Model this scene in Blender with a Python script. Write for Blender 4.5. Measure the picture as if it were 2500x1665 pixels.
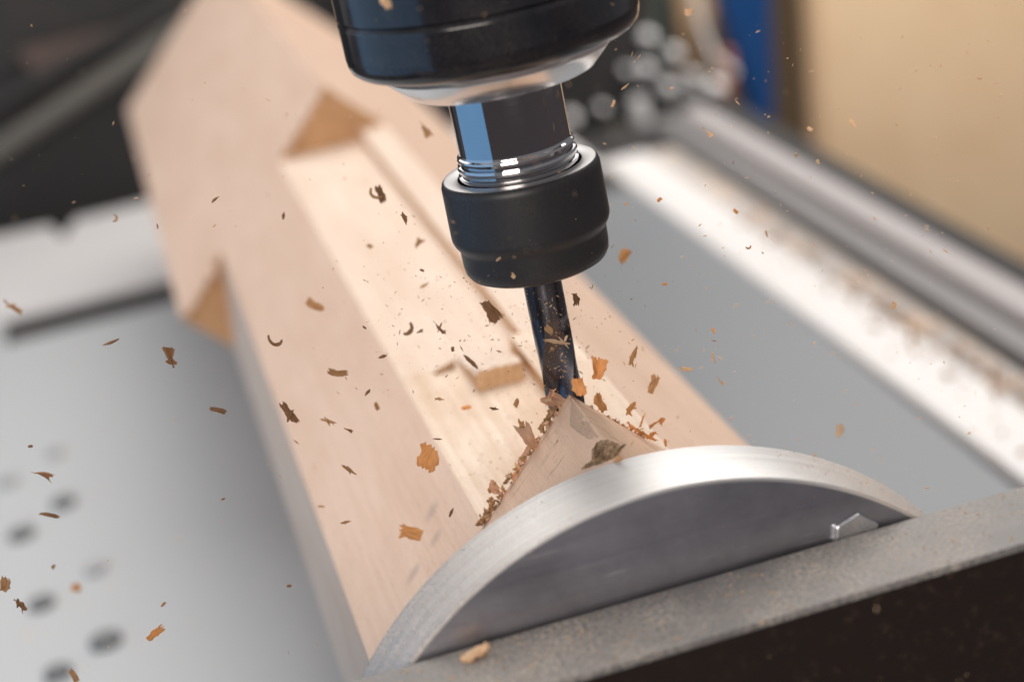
import bpy, math, random
import numpy as np
from mathutils import Vector, Matrix, noise

# ------------------------------------------------------------------ camera
MM = 0.001                       # everything below is laid out in millimetres
YAW, PITCH, ROLL = map(math.radians, (9.434, 19.874, 11.702))
CAM = np.array([-110.08, -582.57, 239.10])
FPX = 4817.3                     # focal length in pixels of a 2500 px wide picture
PK = 2500 / 2354                 # positions below were read off a 2354 px wide copy
cy_, sy_, cp_, sp_ = math.cos(YAW), math.sin(YAW), math.cos(PITCH), math.sin(PITCH)
FWD = np.array([sy_ * cp_, cy_ * cp_, -sp_])
R0 = np.array([cy_, -sy_, 0.0])
U0 = np.cross(R0, FWD)
RGT = math.cos(ROLL) * R0 - math.sin(ROLL) * U0
UPV = math.sin(ROLL) * R0 + math.cos(ROLL) * U0

scene = bpy.context.scene
for o in list(bpy.data.objects):
    bpy.data.objects.remove(o)
cam_data = bpy.data.cameras.new('camera')
cam_data.sensor_width = 36
cam_data.lens = FPX / 2500 * 36
cam_data.clip_start = 0.01
cam_data.clip_end = 50
cam_data.dof.use_dof = True
cam_data.dof.focus_distance = 0.617
cam_data.dof.aperture_fstop = 5.8
cam_data.dof.aperture_blades = 0
cam = bpy.data.objects.new('camera', cam_data)
m = Matrix.Identity(4)
for i in range(3):
    m[i][0], m[i][1], m[i][2], m[i][3] = RGT[i], UPV[i], -FWD[i], CAM[i] * MM
cam.matrix_world = m
scene.collection.objects.link(cam)
scene.camera = cam

# ------------------------------------------------------------------ light
world = bpy.data.worlds.new('World')
scene.world = world
world.use_nodes = True
bg = world.node_tree.nodes['Background']
bg.inputs[0].default_value = (0.95, 0.93, 0.97, 1)
bg.inputs[1].default_value = 0.22


def area(name, loc, target, sx, sy, watts, col):
    d = bpy.data.lights.new(name, 'AREA')
    d.shape = 'RECTANGLE'
    d.size, d.size_y, d.energy, d.color = sx, sy, watts, col
    o = bpy.data.objects.new(name, d)
    o.location = loc
    o.rotation_euler = (Vector(target) - Vector(loc)).to_track_quat('-Z', 'Y').to_euler()
    scene.collection.objects.link(o)
    return o


area('ceiling_lamp', (0.42, 0.95, 1.85), (0.0, 0.40, -0.2), 2.4, 2.2, 52, (1.0, 0.925, 0.84))
area('window_light', (-1.9, 0.35, -0.05), (0.0, 0.35, -0.05), 2.8, 2.2, 10.5, (0.20, 0.56, 1.0))
area('rear_window', (0.3, 2.7, 1.75), (0.0, 0.2, -0.1), 3.5, 2.0, 32, (1.0, 0.97, 0.94))
area('front_lamp', (-1.2, -2.2, 0.85), (0.1, 0.5, -0.05), 1.4, 1.0, 38, (1.0, 0.90, 0.80))
fill = area('board_fill', (1.15, 1.0, 1.1), (0.95, 1.9, 0.0), 0.5, 0.5, 9, (1.0, 0.93, 0.85))  # added unseen lamp, brightens the beige board and the bolts
fill.data.spread = math.radians(95)
scene.view_settings.view_transform = 'Standard'
scene.view_settings.look = 'None'
scene.view_settings.exposure = 0.13
scene.view_settings.gamma = 1.0
scene.view_settings.use_curve_mapping = False
scene.render.engine = 'CYCLES'

# ------------------------------------------------------------------ helpers
COL = scene.collection


def ray(px, py):
    return RGT * ((px * PK - 1250) / FPX) - UPV * ((py * PK - 832.5) / FPX) + FWD


def on_plane(px, py, axis, v):
    d = ray(px, py)
    return CAM + d * ((v - CAM[axis]) / d[axis])


def on_gen(px, py, n, c):
    d = ray(px, py)
    n = np.array(n, float)
    return CAM + d * ((c - n @ CAM) / (n @ d))


def at_depth(px, py, dist):
    return CAM + ray(px, py) * dist


def mesh_obj(name, verts, faces, mats, parent=None, smooth=None, idx=None, loc=(0, 0, 0)):
    me = bpy.data.meshes.new(name)
    me.from_pydata([tuple(float(c) * MM for c in v) for v in verts], [], faces)
    me.update()
    for mt in (mats if isinstance(mats, (list, tuple)) else [mats]):
        me.materials.append(mt)
    if idx is not None:
        me.polygons.foreach_set('material_index', idx)
    if smooth is not None:
        me.polygons.foreach_set('use_smooth', [True] * len(me.polygons))
        me.set_sharp_from_angle(angle=math.radians(smooth))
    o = bpy.data.objects.new(name, me)
    o.location = tuple(c * MM for c in loc)
    COL.objects.link(o)
    if parent:
        o.parent = parent
    return o


def tag(o, label=None, cat=None, group=None, kind=None):
    if label: o['label'] = label
    if cat: o['category'] = cat
    if group: o['group'] = group
    if kind: o['kind'] = kind
    return o


def empty(name, label, cat, loc=(0, 0, 0), group=None):
    o = bpy.data.objects.new(name, None)
    o.location = tuple(c * MM for c in loc)
    o.empty_display_size = 0.01
    COL.objects.link(o)
    return tag(o, label, cat, group)


def lathe(profile, axis='z', seg=128, centre=(0, 0, 0)):
    v, f = [], []
    n = len(profile)
    for i in range(seg):
        a = 2 * math.pi * i / seg
        c, s = math.cos(a), math.sin(a)
        for r, h in profile:
            if axis == 'z':
                v.append((centre[0] + r * c, centre[1] + r * s, centre[2] + h))
            else:
                v.append((centre[0] + r * c, centre[1] + h, centre[2] + r * s))
    for i in range(seg):
        j = (i + 1) % seg
        for k in range(n - 1):
            q = (i * n + k, j * n + k, j * n + k + 1, i * n + k + 1)
            f.append(q if axis == 'z' else q[::-1])
    return v, f


def box(x0, x1, y0, y1, z0, z1):
    v = [(x, y, z) for x in (x0, x1) for y in (y0, y1) for z in (z0, z1)]
    f = [(0, 1, 3, 2), (4, 6, 7, 5), (0, 4, 5, 1), (2, 3, 7, 6), (0, 2, 6, 4), (1, 5, 7, 3)]
    return v, f


def bbox_obj(name, b, mat, parent=None, bevel=0.0, seg=2, loc=(0, 0, 0)):
    v, f = box(*b)
    o = mesh_obj(name, v, f, mat, parent, loc=loc)
    if bevel:
        md = o.modifiers.new('bevel', 'BEVEL')
        md.width = bevel * MM
        md.segments = seg
    return o


def prism(poly, y0, y1, axis='y'):
    """poly in (x, z), extruded along y (or (x, y) along z)"""
    n = len(poly)
    if axis == 'y':
        v = [(p[0], y0, p[1]) for p in poly] + [(p[0], y1, p[1]) for p in poly]
    else:
        v = [(p[0], p[1], y0) for p in poly] + [(p[0], p[1], y1) for p in poly]
    f = [tuple(range(n)), tuple(range(2 * n - 1, n - 1, -1))]
    for i in range(n):
        j = (i + 1) % n
        f.append((i, i + n, j + n, j))
    return v, f


# ------------------------------------------------------------------ materials
class NT:
    def __init__(self, name):
        self.m = bpy.data.materials.new(name)
        self.m.use_nodes = True
        self.t = self.m.node_tree
        self.b = self.t.nodes['Principled BSDF']
        self.tc = None

    def n(self, typ, **kw):
        nd = self.t.nodes.new(typ)
        for k, v in kw.items():
            setattr(nd, k, v)
        return nd

    def l(self, a, b):
        self.t.links.new(a, b)

    def coord(self, scale=(1, 1, 1), rot=(0, 0, 0)):
        if not self.tc:
            self.tc = self.n('ShaderNodeTexCoord')
        mp = self.n('ShaderNodeMapping')
        mp.inputs['Scale'].default_value = scale
        mp.inputs['Rotation'].default_value = rot
        self.l(self.tc.outputs['Object'], mp.inputs['Vector'])
        return mp.outputs[0]

    def noise(self, scale, coord, detail=4, rough=0.55):
        nd = self.n('ShaderNodeTexNoise')
        nd.inputs['Scale'].default_value = scale
        nd.inputs['Detail'].default_value = detail
        nd.inputs['Roughness'].default_value = rough
        self.l(coord, nd.inputs['Vector'])
        return nd.outputs['Fac']

    def ramp(self, fac, stops):
        nd = self.n('ShaderNodeValToRGB')
        el = nd.color_ramp.elements
        while len(el) < len(stops):
            el.new(0.5)
        for e, (p, c) in zip(el, stops):
            e.position = p
            e.color = (*c, 1) if len(c) == 3 else c
        self.l(fac, nd.inputs[0])
        return nd.outputs[0]

    def mix(self, fac, a, b, mode='MIX'):
        nd = self.n('ShaderNodeMix', data_type='RGBA', blend_type=mode)
        for sock, val in ((nd.inputs[0], fac), (nd.inputs[6], a), (nd.inputs[7], b)):
            if hasattr(val, 'is_linked') or hasattr(val, 'links'):
                self.l(val, sock)
            elif isinstance(val, (int, float)):
                sock.default_value = val
            else:
                sock.default_value = (*val, 1)
        return nd.outputs[2]

    def math(self, op, a, b=0.0, clamp=False):
        nd = self.n('ShaderNodeMath', operation=op, use_clamp=clamp)
        for s, v in ((nd.inputs[0], a), (nd.inputs[1], b)):
            if isinstance(v, (int, float)):
                s.default_value = v
            else:
                self.l(v, s)
        return nd.outputs[0]

    def bump(self, h, strength, dist):
        nd = self.n('ShaderNodeBump')
        nd.inputs['Strength'].default_value = strength
        nd.inputs['Distance'].default_value = dist
        self.l(h, nd.inputs['Height'])
        self.l(nd.outputs[0], self.b.inputs['Normal'])
        return nd

    def set(self, col=None, rough=None, metal=None, spec=None, coat=None, coat_rough=None):
        for k, v in (('Base Color', col), ('Roughness', rough), ('Metallic', metal),
                     ('Specular IOR Level', spec), ('Coat Weight', coat), ('Coat Roughness', coat_rough)):
            if v is None:
                continue
            s = self.b.inputs[k]
            if isinstance(v, (int, float)):
                s.default_value = v
            elif isinstance(v, (tuple, list)):
                s.default_value = (*v, 1)
            else:
                self.l(v, s)
        return self


WHITE = (1, 1, 1)


def wood_mat(name, base, dark, grain=0.35, blotch=0.35, scratch=0.0, speck=0.0, ovals=None):
    t = NT(name)
    g = t.noise(1, t.coord((520, 14, 520)), 5, 0.6)
    g2 = t.noise(1, t.coord((1500, 90, 1500)), 3, 0.6)
    bl = t.noise(1, t.coord((38, 11, 38)), 4, 0.6)
    c = t.mix(t.math('MULTIPLY', t.ramp(g, [(0.40, (0, 0, 0)), (0.70, WHITE)]), grain), base, dark)
    c = t.mix(t.math('MULTIPLY', t.ramp(bl, [(0.42, (0, 0, 0)), (0.72, WHITE)]), blotch), c, dark)
    # pores: short dark dashes along the grain
    p = t.ramp(t.noise(1, t.coord((1900, 150, 1900)), 1, 0.4), [(0.63, (0, 0, 0)), (0.72, WHITE)])
    c = t.mix(t.math('MULTIPLY', p, 0.22), c, [x * 0.55 for x in dark])
    h = t.math('ADD', t.math('MULTIPLY', g, 0.6), t.math('MULTIPLY', g2, 0.4))
    if scratch:
        s1 = t.ramp(t.noise(1, t.coord((60, 900, 60), (0.0, 0.5, 0.6)), 2, 0.5), [(0.60, (0, 0, 0)), (0.68, WHITE)])
        s2 = t.ramp(t.noise(1, t.coord((40, 1300, 200), (0.2, -0.3, -0.35)), 2, 0.5), [(0.62, (0, 0, 0)), (0.68, WHITE)])
        s = t.math('MAXIMUM', s1, s2)
        msk = t.ramp(t.noise(55, t.coord()), [(0.45, (0, 0, 0)), (0.62, WHITE)])
        s = t.math('MULTIPLY', s, msk)
        c = t.mix(t.math('MULTIPLY', s, scratch), c, (0.20, 0.125, 0.075))
        h = t.math('SUBTRACT', h, t.math('MULTIPLY', s, 0.6))
    if speck:
        sp = t.ramp(t.noise(1400, t.coord(), 2, 0.6), [(0.55, (0, 0, 0)), (0.72, WHITE)])
        c = t.mix(t.math('MULTIPLY', sp, speck), c, (0.82, 0.64, 0.48))
    for (c3, rx, ry, col, k) in (ovals or ()):
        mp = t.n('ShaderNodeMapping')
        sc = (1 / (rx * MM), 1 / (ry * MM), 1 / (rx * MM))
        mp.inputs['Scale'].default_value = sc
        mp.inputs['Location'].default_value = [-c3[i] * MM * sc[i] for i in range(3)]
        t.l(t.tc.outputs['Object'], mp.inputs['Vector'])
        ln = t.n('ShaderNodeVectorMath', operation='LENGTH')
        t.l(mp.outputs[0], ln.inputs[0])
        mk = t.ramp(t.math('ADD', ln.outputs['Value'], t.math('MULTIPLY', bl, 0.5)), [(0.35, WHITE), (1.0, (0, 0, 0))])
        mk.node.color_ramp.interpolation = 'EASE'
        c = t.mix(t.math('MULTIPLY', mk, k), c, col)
    t.set(c, t.ramp(g2, [(0.3, (0.5,) * 3), (0.7, (0.68,) * 3)]), 0, 0.35)
    t.bump(h, 0.35, 0.0004)
    t.b.inputs['Subsurface Weight'].default_value = 0.0
    return t.m


M_WOOD = wood_mat('milled_wood', (0.725, 0.605, 0.515), (0.60, 0.43, 0.32), 0.6, 0.5)
M_RAW = wood_mat('sawn_wood', (0.82, 0.58, 0.43), (0.62, 0.41, 0.28), 0.4, 0.65, 0.95, 0.4)
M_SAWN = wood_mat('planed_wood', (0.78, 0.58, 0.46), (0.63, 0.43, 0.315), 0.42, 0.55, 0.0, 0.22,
                  [(on_gen(a, b, (1, 0, -1), -6.0), r, q, (0.30, 0.235, 0.21), 0.42) for a, b, r, q in ((992, 1176, 9, 9), (1002, 1236, 7, 7), (950, 1318, 8, 6))])  # soft dark ovals blended into the base colour
M_STEP = wood_mat('cut_step', (0.66, 0.43, 0.25), (0.46, 0.26, 0.13), 0.6, 0.5)
M_FLATN = wood_mat('fresh_cut', (0.75, 0.62, 0.51), (0.52, 0.36, 0.24), 0.5, 0.8, 0.0, 0.0)
M_END = wood_mat('end_grain', (0.64, 0.38, 0.20), (0.38, 0.20, 0.095), 0.5, 0.9)
M_WANE = wood_mat('weathered_wood', (0.64, 0.445, 0.32), (0.42, 0.28, 0.19), 0.3, 0.8, 0.7, 0.3)


def bark_mat():
    t = NT('bark')
    a = t.noise(420, t.coord(), 6, 0.75)
    c = t.ramp(a, [(0.32, (0.06, 0.034, 0.018)), (0.46, (0.26, 0.155, 0.085)), (0.56, (0.45, 0.29, 0.17)), (0.68, (0.72, 0.53, 0.37))])
    t.set(c, 0.85, 0, 0.2)
    t.bump(a, 0.9, 0.0015)
    return t.m


M_BARK = bark_mat()


def chip_mat(name, c1, c2, trans):
    t = NT(name)
    g = t.noise(1, t.coord((260, 1500, 600)), 3, 0.6)
    oi = t.n('ShaderNodeObjectInfo')
    c = t.mix(t.ramp(g, [(0.35, (0, 0, 0)), (0.68, WHITE)]), c1, c2)
    hs = t.n('ShaderNodeHueSaturation')
    t.l(t.math('ADD', t.math('MULTIPLY', oi.outputs['Random'], 0.45), 0.78), hs.inputs['Value'])
    t.l(c, hs.inputs['Color'])
    t.set(hs.outputs[0], 0.7, 0, 0.25)
    tr = t.n('ShaderNodeBsdfTranslucent')
    t.l(hs.outputs[0], tr.inputs[0])
    mx = t.n('ShaderNodeMixShader')
    mx.inputs[0].default_value = trans
    t.l(t.b.outputs[0], mx.inputs[1])
    t.l(tr.outputs[0], mx.inputs[2])
    t.l(mx.outputs[0], t.t.nodes['Material Output'].inputs[0])
    t.bump(g, 0.4, 0.0003)
    return t.m


M_CHIP = {'d': chip_mat('chip_brown', (0.31, 0.165, 0.085), (0.21, 0.105, 0.05), 0.3),  # darkened copy, for chips seen on their shaded side
          'm': chip_mat('chip_tan', (0.62, 0.39, 0.21), (0.48, 0.28, 0.14), 0.4),
          'o': chip_mat('chip_amber', (0.86, 0.53, 0.25), (0.70, 0.39, 0.16), 0.5),  # amber carries the glow of chips lit from behind
          'l': chip_mat('chip_pale', (0.86, 0.66, 0.46), (0.72, 0.50, 0.31), 0.4),
          'p': chip_mat('shaving_pink', (0.90, 0.62, 0.45), (0.74, 0.47, 0.31), 0.4)}


def metal(name, col, rough, bump=None, var=0.0, metalness=1.0, bs=0.12):
    """bump: object-space scale vector for machining lines"""
    t = NT(name)
    if bump:
        g = t.noise(1, t.coord(bump), 3, 0.6)
        t.bump(g, bs, 0.0002)
        c = t.mix(t.math('MULTIPLY', g, var), col, [x * 0.55 for x in col]) if var else col
        r = t.ramp(g, [(0.3, (rough * 0.8,) * 3), (0.7, (min(1, rough * 1.25),) * 3)])
        t.set(c, r, metalness)
    else:
        t.set(col, rough, metalness)
    return t.m


def dusty(name, col, rough, metalness, dust=(0.52, 0.42, 0.33), amount=0.6, scale=900, patch=30, coat=0.0, spec=0.5, spread=(0.5, 0.66)):
    t = NT(name)
    a = t.noise(scale, t.coord(), 4, 0.7)
    p = t.noise(patch, t.coord(), 4, 0.6)
    msk = t.math('MULTIPLY', t.ramp(a, [(spread[0], (0, 0, 0)), (spread[1], WHITE)]),
                 t.ramp(p, [(0.36, (0, 0, 0)), (0.66, WHITE)]))
    msk = t.math('MULTIPLY', msk, amount)
    c = t.mix(msk, col, dust)
    t.set(c, t.math('ADD', t.math('MULTIPLY', msk, 0.5), rough), t.math('MULTIPLY', t.math('SUBTRACT', 1.0, msk), metalness), spec, coat, 0.08)
    t.bump(a, 0.08, 0.0003)
    return t.m


M_HOUSING = dusty('gloss_black', (0.006, 0.0065, 0.010), 0.13, 0.0, (0.30, 0.25, 0.22), 0.22, 1500, 45, 0.4, 0.5, (0.35, 0.85))
M_NUT = dusty('black_oxide', (0.034, 0.034, 0.038), 0.42, 0.35, (0.4, 0.32, 0.26), 0.10, 1300, 40, 0.0, 0.5, (0.45, 0.8))
M_STEEL = metal('polished_steel', (0.62, 0.62, 0.64), 0.05, (20, 20, 5200), 0.2, bs=0.02)
M_NUTTOP = metal('turned_grey_steel', (0.50, 0.49, 0.49), 0.36, (20, 20, 3000), 0.3)
M_FLANGE = metal('turned_aluminium', (0.86, 0.85, 0.85), 0.20, (20, 20, 2600), 0.15)
M_TOOL = metal('carbide', (0.15, 0.145, 0.165), 0.24, (900, 900, 60), 0.3)
M_BOLT = metal('zinc_bolt', (0.80, 0.81, 0.84), 0.22, (300, 300, 300), 0.2)


def disc_rim_mat():
    t = NT('disc_rim')
    g = t.noise(1, t.coord((6, 800, 6)), 5, 0.7)
    fine = t.noise(1300, t.coord(), 3, 0.7)
    sep = t.n('ShaderNodeSeparateXYZ')
    t.l(t.tc.outputs['Object'], sep.inputs[0])
    # sawdust lying thickly on one shoulder of the rim, thinly on the other
    right = t.ramp(t.math('MULTIPLY', sep.outputs[0], 10.0), [(0.42, (0, 0, 0)), (0.72, WHITE)])
    left = t.ramp(t.math('MULTIPLY', sep.outputs[0], -10.0), [(0.05, (0.1,) * 3), (0.7, (0.7,) * 3)])
    msk = t.math('MULTIPLY', t.ramp(fine, [(0.40, (0, 0, 0)), (0.60, WHITE)]), t.math('ADD', right, left, True))
    c0 = t.mix(t.ramp(g, [(0.35, (0, 0, 0)), (0.65, WHITE)]), (0.72, 0.72, 0.725), (0.50, 0.505, 0.51))
    c = t.mix(t.math('MULTIPLY', msk, 0.75), c0, (0.60, 0.47, 0.37))
    t.set(c, t.math('ADD', t.math('MULTIPLY', msk, 0.4), 0.43), t.math('SUBTRACT', 0.88, t.math('MULTIPLY', msk, 0.8)))
    t.bump(t.math('ADD', g, t.math('MULTIPLY', msk, 0.8)), 0.3, 0.0004)
    return t.m


def disc_face_mat():
    t = NT('disc_face')
    n1 = t.noise(1, t.coord((14, 10, 260), (0, 0.28, 0)), 4, 0.7)
    n2 = t.noise(28, t.coord(), 5, 0.65)
    sc = t.ramp(t.noise(1, t.coord((30, 10, 900), (0, 0.5, 0)), 2, 0.5), [(0.66, (0, 0, 0)), (0.72, WHITE)])
    sc = t.math('MULTIPLY', sc, t.ramp(t.noise(35, t.coord()), [(0.5, (0, 0, 0)), (0.6, WHITE)]))
    c = t.mix(t.ramp(n2, [(0.35, (0, 0, 0)), (0.7, WHITE)]), (0.42, 0.41, 0.45), (0.27, 0.265, 0.29))
    c = t.mix(t.math('MULTIPLY', sc, 0.5), c, (0.85, 0.85, 0.88))
    sp = t.ramp(t.noise(700, t.coord(), 2, 0.6), [(0.68, (0, 0, 0)), (0.75, WHITE)])
    c = t.mix(t.math('MULTIPLY', sp, 0.6), c, (0.55, 0.44, 0.34))
    t.set(c, t.ramp(n1, [(0.3, (0.27,) * 3), (0.75, (0.36,) * 3)]), 0.92)
    t.bump(n1, 0.03, 0.0005)
    return t.m


M_RIM, M_FACE = disc_rim_mat(), disc_face_mat()
M_BARTOP = dusty('dusty_steel', (0.17, 0.166, 0.168), 0.5, 0.1, (0.58, 0.51, 0.44), 0.8, 750, 26, 0, 0.5, (0.42, 0.62))
M_BARFRONT = dusty('black_paint', (0.017, 0.011, 0.009), 0.42, 0.0, (0.28, 0.17, 0.12), 0.30, 260, 20, 0, 0.4, (0.55, 0.75))
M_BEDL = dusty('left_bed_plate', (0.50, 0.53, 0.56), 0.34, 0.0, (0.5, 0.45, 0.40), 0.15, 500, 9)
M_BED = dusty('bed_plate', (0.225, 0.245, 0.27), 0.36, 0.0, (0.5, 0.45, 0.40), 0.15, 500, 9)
M_BEDFAR = dusty('light_plate', (0.66, 0.66, 0.675), 0.45, 0.0, (0.5, 0.45, 0.40), 0.15, 300, 9)
M_WHITE = dusty('white_rail', (0.78, 0.78, 0.79), 0.4, 0.0, (0.72, 0.52, 0.38), 0.3, 200, 12)
M_RAIL = dusty('grey_rail', (0.22, 0.22, 0.228), 0.45, 0.2, (0.5, 0.43, 0.36), 0.3, 300, 12)
M_RAIL2 = dusty('pale_rail', (0.42, 0.40, 0.41), 0.5, 0.1, (0.6, 0.5, 0.42), 0.3, 300, 12)
M_DARK = dusty('dark_machine', (0.022, 0.022, 0.023), 0.6, 0.0, (0.08, 0.06, 0.05), 0.5, 60, 6)
M_UNDER = dusty('under_tray', (0.03, 0.03, 0.032), 0.7, 0.0, (0.06, 0.05, 0.045), 0.4, 60, 6)
M_CONCRETE = dusty('workshop_concrete', (0.20, 0.165, 0.165), 0.8, 0.0, (0.26, 0.21, 0.19), 0.6, 8, 1.2)
M_GREYBAR = dusty('grey_tube', (0.10, 0.095, 0.085), 0.5, 0.0, (0.16, 0.13, 0.1), 0.4, 60, 6)
M_BROWNBAR = dusty('brown_bar', (0.11, 0.075, 0.065), 0.5, 0.0, (0.16, 0.13, 0.1), 0.4, 60, 6)
M_BLUE = dusty('blue_paint', (0.001, 0.045, 0.17), 0.45, 0.0, (0.05, 0.09, 0.25), 0.3, 60, 6)
M_BEIGE = dusty('beige_board', (0.64, 0.49, 0.33), 0.7, 0.0, (0.54, 0.38, 0.23), 0.85, 5, 1.5, 0, 0.3, (0.3, 0.7))
M_TANPOST = dusty('tan_post', (0.46, 0.31, 0.19), 0.7, 0.0, (0.4, 0.3, 0.2), 0.4, 60, 6)
M_BROWN = dusty('brown_post', (0.085, 0.055, 0.028), 0.7, 0.0, (0.12, 0.08, 0.045), 0.5, 30, 5)
M_ORANGE = dusty('orange_hose', (0.42, 0.15, 0.07), 0.5, 0.0, (0.4, 0.3, 0.2), 0.3, 60, 6)
M_GREEN = dusty('green_post', (0.06, 0.09, 0.085), 0.6, 0.0, (0.1, 0.1, 0.08), 0.4, 60, 6)
M_SATIN = metal('pale_satin_glint', (0.90, 0.91, 0.93), 0.35, (200, 200, 200), 0.1, 0.1)  # near-white and barely metallic; the bolts' glints are put into this colour

# ------------------------------------------------------------------ the bed of the machine (setting)
BED = -260.0
o = bbox_obj('machine_base', (-900, 520, -400, 2500, -420, -300), M_UNDER)
tag(o, 'dark base pan under the bed plates', 'base', kind='structure')
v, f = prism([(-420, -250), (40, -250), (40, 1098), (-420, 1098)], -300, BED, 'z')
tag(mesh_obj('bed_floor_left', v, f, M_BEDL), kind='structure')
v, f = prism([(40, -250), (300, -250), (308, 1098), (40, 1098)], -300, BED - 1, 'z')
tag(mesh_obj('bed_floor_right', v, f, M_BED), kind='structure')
o = bbox_obj('workshop_floor', (-6000, 6000, -6000, 6000, -1250, -1200), M_CONCRETE)
tag(o, kind='structure')
# the far plate, one V notch in its rear edge
ny = on_plane(145, 545, 2, BED + 3)
nx = float(ny[0])
yl = on_plane(0, 530, 2, BED + 3)[1]
yr = on_plane(340, 470, 2, BED + 3)[1]
poly = [(-420, 1166), (300, 1166), (300, yr), (nx + 14, yr + 12), (nx + 3, yr - 44), (nx - 2, yr - 44), (nx - 13, yr + 14), (-420, yl)]
v, f = prism(poly, -300, BED + 3, 'z')
o = mesh_obj('far_plate', v, f, M_BEDFAR)
tag(o, 'light grey far bed plate with a notched rear edge beyond the dark slot', 'plate')

v, f = prism([(-262, 1098.2), (300, 1098.2), (300, 1165.8), (-262, 1165.8), (-267, 1157), (-267, 1107)], -300, BED - 2, 'z')  # added strip, its black stands for the shade inside the slot
tag(mesh_obj('slot_shade_strip', v, f, M_DARK), 'dark strip added as the shade in the slot between the bed plates', 'shade_strip')
v, f = prism([(-420, 1098.2), (-268, 1098.2), (-268, 1165.8), (-420, 1165.8)], -300, BED - 0.5, 'z')
tag(mesh_obj('slot_cover', v, f, M_BEDL), 'small grey cover plate closing the end of the dark slot', 'plate')

# rails along the right hand side
def rail(name, x0, x1, z1, mat, label, y0=-250, y1=1235, skew=(0, 0), bev=2.0):
    poly = [(x0, y0), (x1, y0), (x1 + skew[1], y1), (x0 + skew[0], y1)]
    v, f = prism(poly, -300, z1, 'z')
    o = mesh_obj(name, v, f, mat)
    md = o.modifiers.new('bevel', 'BEVEL'); md.width = bev * MM; md.segments = 2
    return tag(o, label, 'rail')


M_LEDGE = dusty('dusty_ledge', (0.40, 0.38, 0.37), 0.6, 0.0, (0.70, 0.52, 0.39), 0.9, 45, 20, 0, 0.4, (0.45, 0.6))
rail('side_ledge', 362.5, 389, BED - 1, M_LEDGE, 'dust covered ledge between the white rail and the grey guide rail', y1=1190, skew=(-14, -14), bev=1)
rail('white_rail', 316, 362, BED + 3, M_WHITE, 'broad white rail along the bed, sprinkled with wood chips', y1=1190, skew=(-14, -14), bev=5)
rail('guide_rail', 398, 419, BED + 2, M_RAIL, 'narrow grey guide rail between two dark grooves', y1=1290, skew=(-12, -12))
rail('guide_rail', 426, 454, BED + 6, M_RAIL2, 'pale outer guide rail bordering the beige board', y1=1290, skew=(-12, -12), bev=6)

# dark blurred screw heads on the near left of the bed
def hexa(r, n=6, rot=0.0):
    return [(r * math.cos(2 * math.pi * i / n + rot), r * math.sin(2 * math.pi * i / n + rot)) for i in range(n)]


M_SCREW = dusty('black_screw', (0.17, 0.18, 0.19), 0.5, 0.3, (0.2, 0.18, 0.16), 0.3, 300, 20)
M_SCREWG = dusty('grey_screw', (0.42, 0.43, 0.45), 0.5, 0.3, (0.3, 0.28, 0.26), 0.3, 300, 20)
for (px, py, r, mt) in ((148, 1160, 8.5, 0), (52, 1232, 9, 0), (98, 1392, 8, 0), (245, 1478, 9.5, 0), (135, 1552, 8, 0), (222, 1312, 7, 1), (20, 1112, 8, 1), (128, 1048, 6, 1)):
    p = on_plane(px, py, 2, BED)
    e = empty('bed_screw', ('flat black screw head' if mt == 0 else 'flat grey screw head') + ' sunk in the grey bed left of the post',
              'screw', (p[0], p[1], BED), ('black' if mt == 0 else 'grey') + ' screws in the left of the bed')
    v, f = lathe([(0.01, 5), (r * 0.45, 5), (r * 0.45, 2.5), (r * 0.46, 5.0), (r * 0.9, 4.6), (r, 3.4), (r, 0), (0.01, 0)], seg=28)
    mesh_obj('head', v, f, M_SCREWG if mt else M_SCREW, e, 35)
    v, f = prism(hexa(r * 0.44), 2.3, 3.2, 'z')
    mesh_obj('socket', v, f, M_UNDER, e)

# ------------------------------------------------------------------ far background, all out of focus
def panel(name, pts, y, thick, mat, label, cat, parent=None):
    """outline read in the picture, stood up at distance y with real thickness"""
    P = [on_plane(px, py, 1, y) for px, py in pts]
    v = [tuple(p) for p in P] + [(p[0], p[1] + thick, p[2]) for p in P]
    n = len(P)
    f = [tuple(range(n)), tuple(range(2 * n - 1, n - 1, -1))] + [(i, i + n, (i + 1) % n + n, (i + 1) % n) for i in range(n)]
    o = mesh_obj(name, v, f, mat, parent)
    if not parent:
        tag(o, label, cat)
    return o


bbox_obj('machine_column', (-950, 470, 1560, 1640, -300, 520), M_DARK, bevel=6)
tag(bpy.data.objects['machine_column'], 'dark machine column standing behind the wooden post', 'column')
o = bbox_obj('back_wall', (-1500, 2600, 2900, 2950, -900, 300), M_BROWN)
tag(o, kind='structure')


def tube(name, pts, r, mat, parent=None, seg=14):
    pts = [Vector(p) for p in pts]
    v, f = [], []
    for i, p in enumerate(pts):
        d = (pts[min(i + 1, len(pts) - 1)] - pts[max(i - 1, 0)]).normalized()
        a = d.orthogonal().normalized()
        b = d.cross(a)
        for k in range(seg):
            t = 2 * math.pi * k / seg
            v.append(p + (a * math.cos(t) + b * math.sin(t)) * r)
    for i in range(len(pts) - 1):
        for k in range(seg):
            k2 = (k + 1) % seg
            f.append((i * seg + k, i * seg + k2, (i + 1) * seg + k2, (i + 1) * seg + k))
    f.append(tuple(range(seg))[::-1])
    f.append(tuple(range((len(pts) - 1) * seg, len(pts) * seg)))
    return mesh_obj(name, v, f, mat, parent, 40)


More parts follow.
